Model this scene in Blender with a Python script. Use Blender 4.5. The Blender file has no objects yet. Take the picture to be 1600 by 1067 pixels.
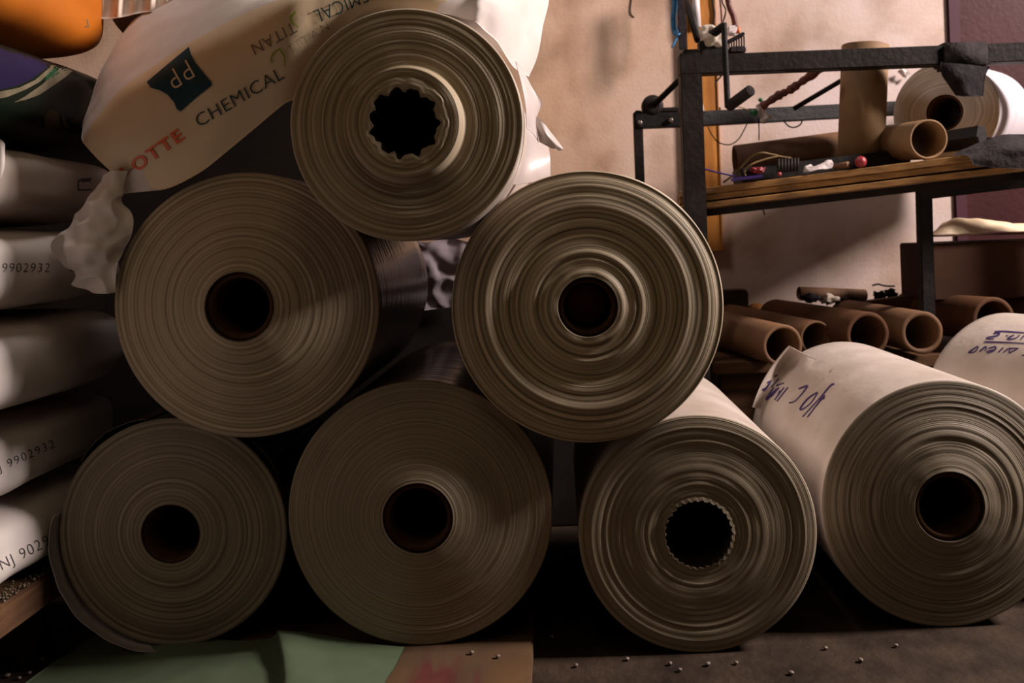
import bpy, bmesh, math, random
from mathutils import Vector, Matrix, noise
from mathutils.bvhtree import BVHTree

random.seed(7)
scn = bpy.context.scene
COL = scn.collection
F = 1500.0; VPU, VPV = 871.0, 366.0; TH = 0.0384
CT, ST = math.cos(TH), math.sin(TH)
CAMZ = 0.79
CAM = Vector((0, 0, CAMZ))

def P(u, v, d):
    """point seen at photo pixel (u, v), d metres in front of the camera"""
    a = (u - VPU) * d / F; b = (v - VPV) * d / F
    return Vector((a * CT - b * ST, d, CAMZ - (a * ST + b * CT)))
def FL(u, v, z=0.0):
    k = ((u - VPU) * ST + (v - VPV) * CT) / F
    return P(u, v, (CAMZ - z) / k)

def UV(w):
    X, d, z = w; zd = CAMZ - z
    return VPU + (X * CT + zd * ST) * F / d, VPV + (-X * ST + zd * CT) * F / d
# ------------------------------------------------------------------ materials
def newmat(name):
    m = bpy.data.materials.new(name); m.use_nodes = True
    nt = m.node_tree
    return m, nt, nt.nodes['Principled BSDF']
def N(nt, t, **kw):
    n = nt.nodes.new(t)
    for k, v in kw.items(): setattr(n, k, v)
    return n
def ramp(nt, stops):
    r = N(nt, 'ShaderNodeValToRGB'); e = r.color_ramp.elements
    while len(e) < len(stops): e.new(0.5)
    for el, (p, c) in zip(e, stops):
        el.position = p; el.color = (c[0], c[1], c[2], 1)
    return r
def simple(name, c1, c2=None, scale=8, rough=.6, bump=0.0, bscale=60, stretch=(1, 1, 1), metal=0.0, detail=5, lo=.35, hi=.65, coat=0.0):
    m, nt, b = newmat(name)
    b.inputs['Roughness'].default_value = rough; b.inputs['Metallic'].default_value = metal
    if max(c1) < .06 and not metal: b.inputs['Specular IOR Level'].default_value = .18
    if coat: b.inputs['Coat Weight'].default_value = coat
    tc = N(nt, 'ShaderNodeTexCoord'); mp = N(nt, 'ShaderNodeMapping')
    mp.inputs['Scale'].default_value = stretch
    nt.links.new(tc.outputs['Object'], mp.inputs['Vector'])
    no = N(nt, 'ShaderNodeTexNoise'); no.inputs['Scale'].default_value = scale; no.inputs['Detail'].default_value = detail
    nt.links.new(mp.outputs[0], no.inputs['Vector'])
    r = ramp(nt, [(lo, c1), (hi, c2 or c1)])
    nt.links.new(no.outputs['Fac'], r.inputs[0]); nt.links.new(r.outputs[0], b.inputs['Base Color'])
    if bump:
        n2 = N(nt, 'ShaderNodeTexNoise'); n2.inputs['Scale'].default_value = bscale; n2.inputs['Detail'].default_value = 4
        nt.links.new(mp.outputs[0], n2.inputs['Vector'])
        bp = N(nt, 'ShaderNodeBump'); bp.inputs['Strength'].default_value = bump; bp.inputs['Distance'].default_value = .01
        nt.links.new(n2.outputs['Fac'], bp.inputs['Height']); nt.links.new(bp.outputs[0], b.inputs['Normal'])
    return m

def film_face(name, dark, light, seed, freq=170, contrast=(.30, .72)):
    """wound film seen end-on: concentric layers from the distance to the roll's axis"""
    m, nt, b = newmat(name)
    b.inputs['Roughness'].default_value = .55
    tc = N(nt, 'ShaderNodeTexCoord')
    nz = N(nt, 'ShaderNodeTexNoise'); nz.inputs['Scale'].default_value = 3.0
    nt.links.new(tc.outputs['Object'], nz.inputs['Vector'])
    mul = N(nt, 'ShaderNodeVectorMath', operation='MULTIPLY'); mul.inputs[1].default_value = (1, 0, 1)
    nt.links.new(tc.outputs['Object'], mul.inputs[0])
    ln = N(nt, 'ShaderNodeVectorMath', operation='LENGTH'); nt.links.new(mul.outputs[0], ln.inputs[0])
    wob = N(nt, 'ShaderNodeMath', operation='MULTIPLY_ADD'); wob.inputs[1].default_value = .008
    nt.links.new(nz.outputs['Fac'], wob.inputs[0]); nt.links.new(ln.outputs['Value'], wob.inputs[2])
    def band(fr, sd, det):
        s = N(nt, 'ShaderNodeMath', operation='MULTIPLY_ADD'); s.inputs[1].default_value = fr; s.inputs[2].default_value = sd
        nt.links.new(wob.outputs[0], s.inputs[0])
        q = N(nt, 'ShaderNodeTexNoise', noise_dimensions='1D'); q.inputs['Scale'].default_value = 1.0; q.inputs['Detail'].default_value = det
        nt.links.new(s.outputs[0], q.inputs['W'])
        return q
    q1 = band(freq, seed, 6); q2 = band(freq * 4, seed + 50, 3)
    r = ramp(nt, [(contrast[0], dark), (.5, [(a + c) / 2 for a, c in zip(dark, light)]), (contrast[1], light)])
    nt.links.new(q1.outputs['Fac'], r.inputs[0])
    big = N(nt, 'ShaderNodeTexNoise'); big.inputs['Scale'].default_value = 6
    nt.links.new(tc.outputs['Object'], big.inputs['Vector'])
    br = ramp(nt, [(.3, (.78, .76, .72)), (.7, (1, 1, 1))]); nt.links.new(big.outputs['Fac'], br.inputs[0])
    mx = N(nt, 'ShaderNodeMix', data_type='RGBA', blend_type='MULTIPLY'); mx.inputs[0].default_value = 1
    nt.links.new(r.outputs[0], mx.inputs[6]); nt.links.new(br.outputs[0], mx.inputs[7])
    nt.links.new(mx.outputs[2], b.inputs['Base Color'])
    bp = N(nt, 'ShaderNodeBump'); bp.inputs['Strength'].default_value = .4; bp.inputs['Distance'].default_value = .0025
    ad = N(nt, 'ShaderNodeMath', operation='ADD')
    nt.links.new(q1.outputs['Fac'], ad.inputs[0]); nt.links.new(q2.outputs['Fac'], ad.inputs[1])
    nt.links.new(ad.outputs[0], bp.inputs['Height']); nt.links.new(bp.outputs[0], b.inputs['Normal'])
    return m

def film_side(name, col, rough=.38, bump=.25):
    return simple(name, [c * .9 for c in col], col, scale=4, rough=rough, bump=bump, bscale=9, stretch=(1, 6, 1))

M = {}
M['plaster'] = None
def plaster():
    m, nt, b = newmat('plaster'); b.inputs['Roughness'].default_value = .85
    tc = N(nt, 'ShaderNodeTexCoord')
    n1 = N(nt, 'ShaderNodeTexNoise'); n1.inputs['Scale'].default_value = 2.2; n1.inputs['Detail'].default_value = 8; n1.inputs['Roughness'].default_value = .65
    n2 = N(nt, 'ShaderNodeTexNoise'); n2.inputs['Scale'].default_value = 4.5; n2.inputs['Detail'].default_value = 6
    n3 = N(nt, 'ShaderNodeTexNoise'); n3.inputs['Scale'].default_value = 90; n3.inputs['Detail'].default_value = 4
    for n in (n1, n2, n3): nt.links.new(tc.outputs['Object'], n.inputs['Vector'])
    r1 = ramp(nt, [(.30, (.47, .32, .22)), (.5, (.60, .46, .385)), (.72, (.68, .57, .53))])
    nt.links.new(n1.outputs['Fac'], r1.inputs[0])
    r2 = ramp(nt, [(.30, (.50, .42, .36)), (.50, (1, 1, 1))]); nt.links.new(n2.outputs['Fac'], r2.inputs[0])
    mx = N(nt, 'ShaderNodeMix', data_type='RGBA', blend_type='MULTIPLY'); mx.inputs[0].default_value = .6
    nt.links.new(r1.outputs[0], mx.inputs[6]); nt.links.new(r2.outputs[0], mx.inputs[7])
    # warmer, ochre plaster towards the left, pinker to the right
    sx = N(nt, 'ShaderNodeSeparateXYZ'); nt.links.new(tc.outputs['Object'], sx.inputs[0])
    mr = N(nt, 'ShaderNodeMapRange'); mr.inputs[1].default_value = .0; mr.inputs[2].default_value = .9
    nt.links.new(sx.outputs[0], mr.inputs[0])
    r3 = ramp(nt, [(0, (.92, .77, .60)), (1, (.80, .80, .83))]); nt.links.new(mr.outputs[0], r3.inputs[0])
    m2 = N(nt, 'ShaderNodeMix', data_type='RGBA', blend_type='MULTIPLY'); m2.inputs[0].default_value = 1
    nt.links.new(mx.outputs[2], m2.inputs[6]); nt.links.new(r3.outputs[0], m2.inputs[7])
    nt.links.new(m2.outputs[2], b.inputs['Base Color'])
    bp = N(nt, 'ShaderNodeBump'); bp.inputs['Strength'].default_value = .25; bp.inputs['Distance'].default_value = .004
    nt.links.new(n3.outputs['Fac'], bp.inputs['Height']); nt.links.new(bp.outputs[0], b.inputs['Normal'])
    return m
M['plaster'] = plaster()
M['maroon'] = simple('maroon_paint', (.032, .007, .0075), (.046, .011, .012), scale=3, rough=.5, bump=.1)
M['maroon_trim'] = simple('maroon_trim_paint', (.045, .014, .022), (.06, .022, .03), scale=3, rough=.5)
M['floor'] = simple('dirty_concrete', (.018, .011, .0065), (.046, .029, .018), scale=9, rough=.8, bump=.5, bscale=40, detail=8)
M['card'] = simple('cardboard', (.085, .036, .012), (.15, .068, .024), scale=5, rough=.75, bump=.15, bscale=30)
M['card_dark'] = simple('dark_cardboard', (.045, .018, .007), (.09, .038, .015), scale=5, rough=.75, bump=.15, bscale=30)
M['card_pale'] = simple('pale_cardboard', (.16, .085, .034), (.25, .145, .062), scale=5, rough=.75, bump=.15, bscale=30)
M['card_end'] = simple('cardboard_end', (.30, .20, .11), (.40, .28, .17), scale=40, rough=.8, bump=.3)
M['card_core'] = simple('core_board', (.042, .017, .006), (.078, .034, .012), scale=12, rough=.8)
M['plug'] = simple('core_plug_board', (.36, .12, .045), (.46, .17, .065), scale=14, rough=.85)
M['hole'] = simple('inner_film_shade', (.030, .022, .014), (.045, .034, .022), scale=9, rough=.6)  # film inside the holes, shade put into its dark colour
M['steel'] = simple('painted_steel', (.006, .004, .0033), (.015, .0098, .008), scale=14, rough=.55, bump=.2)
M['black'] = simple('black_rubber', (.006, .005, .005), (.013, .011, .010), scale=10, rough=.6, bump=.2)
M['chrome'] = simple('worn_metal', (.25, .2, .18), (.4, .35, .3), scale=20, rough=.35, metal=.8)
M['timber'] = simple('varnished_timber', (.28, .095, .010), (.46, .18, .024), scale=5, rough=.5, bump=.1, stretch=(7, 7, 1))
M['ply'] = simple('shelf_board_wood', (.16, .075, .016), (.38, .19, .05), scale=5, rough=.65, bump=.2, stretch=(1, 10, 16))
M['bench'] = simple('old_bench_wood', (.045, .020, .008), (.10, .048, .018), scale=5, rough=.75, bump=.2, stretch=(1, 8, 8))
M['pallet'] = simple('pallet_wood', (.06, .022, .008), (.13, .06, .02), scale=6, rough=.85, bump=.3, stretch=(8, 1, 8))
def board_paint():
    m, nt, b = newmat('red_marked_board'); b.inputs['Roughness'].default_value = .8
    tc = N(nt, 'ShaderNodeTexCoord'); mp = N(nt, 'ShaderNodeMapping'); mp.inputs['Scale'].default_value = (9, 2, 4)
    nt.links.new(tc.outputs['Object'], mp.inputs[0])
    a = N(nt, 'ShaderNodeTexNoise'); a.inputs['Scale'].default_value = 1.4; a.inputs['Detail'].default_value = 6
    c = N(nt, 'ShaderNodeTexNoise'); c.inputs['Scale'].default_value = 3; c.inputs['Detail'].default_value = 7
    nt.links.new(mp.outputs[0], a.inputs['Vector']); nt.links.new(tc.outputs['Object'], c.inputs['Vector'])
    r = ramp(nt, [(.3, (.17, .085, .022)), (.52, (.13, .07, .028)), (.60, (.14, .022, .014)), (.75, (.20, .05, .03))])
    nt.links.new(a.outputs['Fac'], r.inputs[0])
    r2 = ramp(nt, [(.3, (.22, .19, .15)), (.65, (.75, .72, .7))]); nt.links.new(c.outputs['Fac'], r2.inputs[0])
    mx = N(nt, 'ShaderNodeMix', data_type='RGBA', blend_type='MULTIPLY'); mx.inputs[0].default_value = 1
    nt.links.new(r.outputs[0], mx.inputs[6]); nt.links.new(r2.outputs[0], mx.inputs[7]); nt.links.new(mx.outputs[2], b.inputs['Base Color'])
    return m
M['board'] = board_paint()
M['sackw'] = simple('white_woven_sack', (.56, .50, .45), (.66, .60, .56), scale=6, rough=.6, bump=.35, bscale=7)
M['sackgrey'] = simple('greyish_woven_sack', (.34, .28, .24), (.44, .37, .32), scale=6, rough=.65, bump=.35, bscale=7)
M['sackprint'] = simple('beige_woven_sack', (.60, .46, .29), (.70, .55, .37), scale=5, rough=.55, bump=.2, bscale=14)
M['sackcream'] = simple('cream_sack', (.62, .50, .40), (.72, .60, .50), scale=6, rough=.6, bump=.3, bscale=20)
M['orange'] = simple('orange_sack_print', (.42, .11, .003), (.50, .14, .005), scale=5, rough=.5, bump=.2, bscale=8)
M['greenblack'] = simple('dark_green_sack_print', (.003, .0035, .0025), (.004, .009, .0045), scale=4, rough=.4, bump=.3, bscale=8)
M['navy'] = simple('navy_print', (.007, .005, .026), (.011, .007, .038), scale=8, rough=.45)
M['printpale'] = simple('pale_print', (.09, .075, .04), (.19, .16, .10), scale=18, rough=.5)
M['printgreen'] = simple('green_print', (.008, .05, .018), (.015, .08, .03), scale=18, rough=.5)
M['printtan'] = simple('tan_print', (.045, .03, .014), (.07, .05, .025), scale=30, rough=.5)
M['teal'] = simple('teal_ink', (.006, .035, .050), (.010, .048, .062), scale=20, rough=.5)
M['tealtext'] = simple('teal_letter_ink', (.012, .045, .055), (.03, .065, .07), scale=60, rough=.5)
M['redink'] = simple('red_letter_ink', (.60, .085, .02), (.70, .13, .04), scale=40, rough=.5)
M['greyink'] = simple('grey_letter_ink', (.10, .075, .055), (.16, .12, .085), scale=60, rough=.5)
M['limeink'] = simple('lime_leaf_ink', (.22, .30, .015), (.30, .38, .03), scale=40, rough=.5)
M['blackink'] = simple('black_stencil_ink', (.045, .038, .04), (.12, .10, .10), scale=160, rough=.6)
M['darkink'] = simple('solid_black_ink', (.008, .007, .007), (.012, .011, .01), scale=50, rough=.5)
M['pen'] = simple('violet_marker_ink', (.026, .012, .075), (.045, .024, .115), scale=60, rough=.5)
M['green'] = None
def translucent(name, col, trans, rough=.35, bump=.15, bscale=12):
    m = simple(name, [c * .85 for c in col], col, scale=4, rough=rough, bump=bump, bscale=bscale)
    nt = m.node_tree; b = nt.nodes['Principled BSDF']; out = nt.nodes['Material Output']
    t = N(nt, 'ShaderNodeBsdfTranslucent'); t.inputs['Color'].default_value = (*col, 1)
    mx = N(nt, 'ShaderNodeMixShader'); mx.inputs[0].default_value = trans
    nt.links.new(b.outputs[0], mx.inputs[1]); nt.links.new(t.outputs[0], mx.inputs[2]); nt.links.new(mx.outputs[0], out.inputs['Surface'])
    return m
M['green'] = translucent('green_plastic_film', (.10, .135, .08), .1, rough=.4)
M['filmflap'] = translucent('white_plastic_film', (.80, .72, .68), .35)
M['filmclear'] = translucent('grey_clear_film', (.40, .34, .36), .35, rough=.15, bump=.5)
M['rag'] = simple('pale_rag', (.50, .42, .34), (.62, .53, .44), scale=9, rough=.8, bump=.3)
M['paper'] = simple('crumpled_paper', (.44, .37, .35), (.52, .45, .43), scale=9, rough=.7, bump=.4, bscale=40)
M['redwrap'] = simple('red_brown_wrap', (.075, .012, .006), (.14, .026, .014), scale=20, rough=.6, bump=.4, bscale=60)
M['redball'] = simple('red_plastic', (.22, .012, .018), (.28, .02, .028), scale=10, rough=.4)
M['purple'] = simple('purple_plastic', (.04, .018, .16), (.06, .03, .20), scale=10, rough=.4)
M['blue'] = simple('blue_nylon', (.01, .11, .27), (.03, .20, .38), scale=40, rough=.5)
M['wire_y'] = simple('yellow_wire', (.15, .09, .03), (.20, .13, .05), scale=30, rough=.6)
M['wire_b'] = simple('dark_wire', (.012, .008, .006), (.022, .014, .011), scale=30, rough=.6)
M['orangetip'] = simple('orange_plastic', (.65, .12, .02), (.7, .16, .03), scale=30, rough=.5)
M['emerald'] = simple('green_plastic_knob', (.01, .16, .05), (.02, .24, .08), scale=30, rough=.4)
M['whiteplas'] = simple('white_plastic', (.62, .56, .56), (.74, .68, .68), scale=30, rough=.35)
M['pellet'] = simple('pellet_plastic', (.15, .11, .085), (.21, .16, .125), scale=30, rough=.5)
M['cloth_black'] = simple('black_cloth', (.010, .008, .009), (.022, .017, .019), scale=30, rough=.9, bump=.4, bscale=80)
M['cloth_grey'] = simple('charcoal_cloth', (.016, .012, .012), (.030, .024, .024), scale=30, rough=.9, bump=.4, bscale=80)
M['box'] = simple('dark_brown_carton', (.035, .014, .006), (.055, .022, .010), scale=5, rough=.8)
M['backing_dark'] = simple('shade_backing_dark', (.010, .007, .005), (.018, .012, .009), scale=6, rough=.8)  # near-black colour standing in for shade behind the rolls
M['block'] = simple('grey_brown_block', (.04, .026, .018), (.06, .042, .03), scale=9, rough=.9)

# ------------------------------------------------------------------ object helpers
WL = {}
def thing(name, label, cat, loc, group=None):
    o = bpy.data.objects.new(name, None); COL.objects.link(o)
    o.location = loc; o.empty_display_size = .05
    o['label'] = label; o['category'] = cat
    if group: o['group'] = group
    WL[o.name] = Vector(loc); return o
def add(name, vf, mat, parent=None, origin=None, smooth=True, midx=None, label=None, cat=None, group=None, kind=None):
    verts, faces = vf
    vs = [Vector(v) for v in verts]
    if origin is None:
        if parent is not None: origin = WL[parent.name]
        else:
            lo = [min(v[i] for v in vs) for i in range(3)]; hi = [max(v[i] for v in vs) for i in range(3)]
            origin = Vector(((lo[0] + hi[0]) / 2, (lo[1] + hi[1]) / 2, lo[2]))
    origin = Vector(origin)
    me = bpy.data.meshes.new(name)
    me.from_pydata([tuple(v - origin) for v in vs], [], faces)
    for m in (mat if isinstance(mat, (list, tuple)) else [mat]): me.materials.append(m)
    if midx: me.polygons.foreach_set('material_index', midx)
    me.polygons.foreach_set('use_smooth', [smooth] * len(me.polygons))
    me.validate(); me.update()
    o = bpy.data.objects.new(name, me); COL.objects.link(o)
    o.location = origin - (WL[parent.name] if parent is not None else Vector((0, 0, 0)))
    if parent is not None: o.parent = parent
    WL[o.name] = origin
    if label: o['label'] = label
    if cat: o['category'] = cat
    if group: o['group'] = group
    if kind: o['kind'] = kind
    return o
def merge(*vfs):
    V, Fc = [], []
    for v, f in vfs:
        n = len(V); V += list(v); Fc += [tuple(i + n for i in q) for q in f]
    return V, Fc
def bm_out(bm):
    bmesh.ops.recalc_face_normals(bm, faces=bm.faces)
    bm.verts.ensure_lookup_table(); bm.verts.index_update()
    r = ([v.co.copy() for v in bm.verts], [tuple(v.index for v in f.verts) for f in bm.faces]); bm.free(); return r
def box(lo, hi, bev=.003, seg=2):
    bm = bmesh.new(); bmesh.ops.create_cube(bm, size=1)
    for v in bm.verts:
        v.co = Vector([lo[i] + (v.co[i] + .5) * (hi[i] - lo[i]) for i in range(3)])
    if bev: bmesh.ops.bevel(bm, geom=bm.edges[:], offset=bev, segments=seg, affect='EDGES')
    return bm_out(bm)
def beam(p0, p1, w, dp, bev=.002, ext=0):
    """rectangular bar: w across in the upright plane, dp front to back"""
    p0, p1 = Vector(p0), Vector(p1)
    a = (p1 - p0).normalized(); p0 = p0 - a * ext; p1 = p1 + a * ext
    y = Vector((0, 1, 0)); y = (y - a * a.dot(y)).normalized(); s = a.cross(y).normalized()
    bm = bmesh.new(); bmesh.ops.create_cube(bm, size=1); L = (p1 - p0).length
    for v in bm.verts:
        c = v.co.copy(); v.co = p0 + a * ((c.x + .5) * L) + s * (c.z * w) + y * (c.y * dp)
    if bev: bmesh.ops.bevel(bm, geom=bm.edges[:], offset=bev, segments=2, affect='EDGES')
    return bm_out(bm)
def frame_of(a):
    h = Vector((0, 0, 1)) if abs(a.z) < .9 else Vector((1, 0, 0))
    s = a.cross(h).normalized(); return s, a.cross(s).normalized()
def cyl(p0, p1, r0, r1=None, seg=24, bev=.0):
    p0, p1 = Vector(p0), Vector(p1); r1 = r0 if r1 is None else r1
    a = (p1 - p0).normalized(); s, t = frame_of(a); L = (p1 - p0).length
    prof = [(0, 0), (0, r0 - bev), (bev, r0), (L - bev, r1), (L, r1 - bev), (L, 0)] if bev else [(0, 0), (0, r0), (L, r1), (L, 0)]
    return lathe(p0, a, prof, seg)
def lathe(p0, a, prof, seg=32):
    s, t = frame_of(a); V, Fc = [], []
    for (h, r) in prof:
        for k in range(seg):
            w = 2 * math.pi * k / seg
            V.append(p0 + a * h + (s * math.cos(w) + t * math.sin(w)) * r)
    for i in range(len(prof) - 1):
        for k in range(seg):
            k2 = (k + 1) % seg
            Fc.append((i * seg + k, i * seg + k2, (i + 1) * seg + k2, (i + 1) * seg + k))
    bm = bmesh.new(); vs = [bm.verts.new(v) for v in V]
    for q in Fc: bm.faces.new([vs[i] for i in q])
    bmesh.ops.remove_doubles(bm, verts=bm.verts[:], dist=1e-6)
    return bm_out(bm)
def hollow(p0, p1, ro, ri, seg=40, wob=.0, seed=0):
    p0, p1 = Vector(p0), Vector(p1); a = (p1 - p0).normalized(); L = (p1 - p0).length
    b = .0015
    V, Fc = lathe(p0, a, [(b, ro), (L - b, ro), (L, ro - b), (L, ri + b), (L - b, ri), (b, ri), (0, ri + b), (0, ro - b), (b, ro)], seg)
    if wob:
        V = [v + Vector((noise.noise(v * 22 + Vector((seed, 0, 0))), 0, noise.noise(v * 22 + Vector((0, seed, 9))))) * wob for v in V]
    return V, Fc
def cr(p, t):
    n = len(p) - 1; t = max(0, min(n - 1e-6, t)); i = int(t); f = t - i
    p0 = p[max(i - 1, 0)]; p1 = p[i]; p2 = p[i + 1]; p3 = p[min(i + 2, n)]
    return .5 * ((2 * p1) + (p2 - p0) * f + (2 * p0 - 5 * p1 + 4 * p2 - p3) * f * f + (3 * p1 - p0 - 3 * p2 + p3) * f ** 3)
def wire(pts, r, n=40, seg=8, smooth=True, taper=None):
    pts = [Vector(p) for p in pts]
    C = [cr(pts, (len(pts) - 1) * i / n) for i in range(n + 1)] if smooth else pts
    V, Fc = [], []; s = None
    for i, c in enumerate(C):
        a = (C[min(i + 1, len(C) - 1)] - C[max(i - 1, 0)]).normalized()
        if s is None: s, _ = frame_of(a)
        s = (s - a * a.dot(s)).normalized(); t = a.cross(s)
        rr = r if taper is None else taper(i / (len(C) - 1)) * r
        for k in range(seg):
            w = 2 * math.pi * k / seg; V.append(c + (s * math.cos(w) + t * math.sin(w)) * rr)
    for i in range(len(C) - 1):
        for k in range(seg):
            k2 = (k + 1) % seg; Fc.append((i * seg + k, i * seg + k2, (i + 1) * seg + k2, (i + 1) * seg + k))
    Fc.append(tuple(range(seg))[::-1]); Fc.append(tuple((len(C) - 1) * seg + k for k in range(seg)))
    return V, Fc
def cloth(ctrl, nu, nv, amp=0.0, freq=12, seed=0, thick=.0012, aniso=(1, 1, 1)):
    """smooth sheet through a grid of points, gently rumpled, with a real thickness"""
    ctrl = [[Vector(p) for p in row] for row in ctrl]
    G = []
    for i in range(nu + 1):
        t = (len(ctrl) - 1) * i / nu
        row = [cr([ctrl[r][c] for r in range(len(ctrl))], t) for c in range(len(ctrl[0]))]
        G.append([cr(row, (len(row) - 1) * j / nv) for j in range(nv + 1)])
    def nrm(i, j):
        a = G[min(i + 1, nu)][j] - G[max(i - 1, 0)][j]; b = G[i][min(j + 1, nv)] - G[i][max(j - 1, 0)]
        n = a.cross(b); return n.normalized() if n.length > 1e-9 else Vector((0, -1, 0))
    top, bot = [], []
    for i in range(nu + 1):
        for j in range(nv + 1):
            n = nrm(i, j); p = G[i][j]
            q = Vector((p.x * aniso[0], p.y * aniso[1], p.z * aniso[2])) * freq + Vector((seed, seed * 2, 0))
            h = (1 - 2 * abs(noise.noise(q))) * .6 + noise.noise(q * 2.3) * .4
            p = p + n * h * amp
            top.append(p); bot.append(p + n * thick)
    V = top + bot; o = len(top); Fc = []
    for i in range(nu):
        for j in range(nv):
            a = i * (nv + 1) + j; b = a + 1; c = a + nv + 2; d = a + nv + 1
            Fc.append((a, d, c, b)); Fc.append((a + o, b + o, c + o, d + o))
    rim = [(i, 0) for i in range(nu + 1)] + [(nu, j) for j in range(1, nv + 1)] + [(i, nv) for i in range(nu - 1, -1, -1)] + [(0, j) for j in range(nv - 1, 0, -1)]
    ids = [i * (nv + 1) + j for i, j in rim]
    for k in range(len(ids)):
        a, b = ids[k], ids[(k + 1) % len(ids)]; Fc.append((a, b, b + o, a + o))
    return V, Fc
def blob(c, r, seed=0, amp=.25, sub=3, freq=3.0):
    bm = bmesh.new(); bmesh.ops.create_icosphere(bm, subdivisions=sub, radius=1)
    c = Vector(c); r = Vector(r) if not isinstance(r, (int, float)) else Vector((r, r, r))
    for v in bm.verts:
        n = v.co.normalized(); k = 1 + amp * noise.noise(n * freq + Vector((seed, seed, seed)))
        v.co = c + Vector((n.x * r.x, n.y * r.y, n.z * r.z)) * k
    return bm_out(bm)

# decals: ink that lies on a surface of the scene
def bvh(o):
    me = o.data; off = WL[o.name]
    return BVHTree.FromPolygons([v.co + off for v in me.vertices], [tuple(p.vertices) for p in me.polygons])
def decal(name, shape, mat, target, parent, off=.0012, label=None):
    """shape: flat mesh in photo pixels; every vertex is laid on the target surface"""
    tree = target if isinstance(target, BVHTree) else bvh(target)
    bm = bmesh.new(); vs = [bm.verts.new((x, y, 0)) for x, y in shape[0]]
    for q in shape[1]:
        try: bm.faces.new([vs[i] for i in q])
        except ValueError: pass
    bmesh.ops.triangulate(bm, faces=bm.faces[:])
    for _ in range(4):
        ed = [e for e in bm.edges if e.calc_length() > 7]
        if not ed: break
        bmesh.ops.subdivide_edges(bm, edges=ed, cuts=1); bmesh.ops.triangulate(bm, faces=bm.faces[:])
    kill = []
    for v in bm.verts:
        d = P(v.co.x, v.co.y, 1.0) - CAM; d.normalize()
        hit, n, i, dist = tree.ray_cast(CAM, d)
        if hit is None: kill.append(v); continue
        v.co = hit - d * off
    bmesh.ops.delete(bm, geom=kill, context='VERTS')
    bm.verts.index_update()
    V = [v.co.copy() for v in bm.verts]; Fc = [tuple(v.index for v in f.verts) for f in bm.faces]; bm.free()
    return add(name, (V, Fc), mat, parent, label=label)
def ribbon(lines, w):
    V, Fc = [], []
    for ln in lines:
        pts = [Vector((x, y, 0)) for x, y in ln]
        if len(pts) > 2: pts = [cr(pts, (len(pts) - 1) * i / (len(pts) * 5)) for i in range(len(pts) * 5 + 1)]
        n0 = len(V)
        for i, p in enumerate(pts):
            a = (pts[min(i + 1, len(pts) - 1)] - pts[max(i - 1, 0)]); a = a.normalized() if a.length else Vector((1, 0, 0))
            t = i / (len(pts) - 1); ww = w * (.65 + .35 * math.sin(math.pi * min(1, t * 1.3 + .1)))
            s = Vector((-a.y, a.x, 0)) * ww / 2
            V += [(p.x + s.x, p.y + s.y), (p.x - s.x, p.y - s.y)]
        for i in range(len(pts) - 1):
            a = n0 + 2 * i; Fc.append((a, a + 1, a + 3, a + 2))
    return V, Fc
def glyphs(txt, u, v, h, ang, sx=1.0, shear=0.0, space=1.0, bold=0.0, rise=0.0):
    """lettering: baseline start (u, v), capital height h in pixels, ang degrees anticlockwise on the photo"""
    cu = bpy.data.curves.new('lettering', 'FONT'); cu.body = txt; cu.size = 1; cu.shear = shear; cu.space_character = space; cu.offset = bold
    cu.resolution_u = 4
    o = bpy.data.objects.new('lettering', cu); COL.objects.link(o)
    dg = bpy.context.evaluated_depsgraph_get(); dg.update(); ev = o.evaluated_get(dg); me = ev.to_mesh()
    vs = [(p.co.x, p.co.y) for p in me.vertices]; fs = [tuple(p.vertices) for p in me.polygons]
    ev.to_mesh_clear(); bpy.data.objects.remove(o); bpy.data.curves.remove(cu)
    k = h / .69; a = math.radians(ang); ca, sa = math.cos(a), math.sin(a); out = []
    for x, y in vs:
        x *= k * sx; y *= k; y += rise * x * x
        out.append((u + x * ca - y * sa, v - (x * sa + y * ca)))
    return out, fs
def poly(pts): return [tuple(p) for p in pts], [tuple(range(len(pts)))]
def ellipse(u, v, a, b, n=28): return poly([(u + a * math.cos(2 * math.pi * i / n), v + b * math.sin(2 * math.pi * i / n)) for i in range(n)])

# ------------------------------------------------------------------ the setting
WALLD = 3.42
add('wall_back', box((-3.2, WALLD, -.02), (1.36, WALLD + .12, 2.6), 0), M['plaster'], kind='structure', smooth=False, origin=(0, WALLD, 0))
xm = P(1484, 160, WALLD).x
for n_ in ('wall_back',):
    o = bpy.data.objects[n_]
    for v in o.data.vertices:
        if v.co.x > 1: v.co.x = xm
dr = add('door_1', box((xm + .045, WALLD + .015, 0), (xm + 1.1, WALLD + .06, 2.3), .004), M['maroon'], kind='structure', smooth=False)
add('door_frame', box((xm + .001, WALLD - .012, 0), (xm + .044, WALLD + .1, 2.36), .004), M['maroon_trim'], dr, smooth=False)
add('wall_back', box((xm + 1.101, WALLD, 0), (xm + 2.2, WALLD + .12, 2.6), 0), M['plaster'], kind='structure', smooth=False, origin=(0, WALLD, 0))
add('floor', box((-3.2, -.6, -.08), (3.6, WALLD + .12, -.001), 0), M['floor'], kind='structure', smooth=False, origin=(0, 0, 0))

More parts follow.
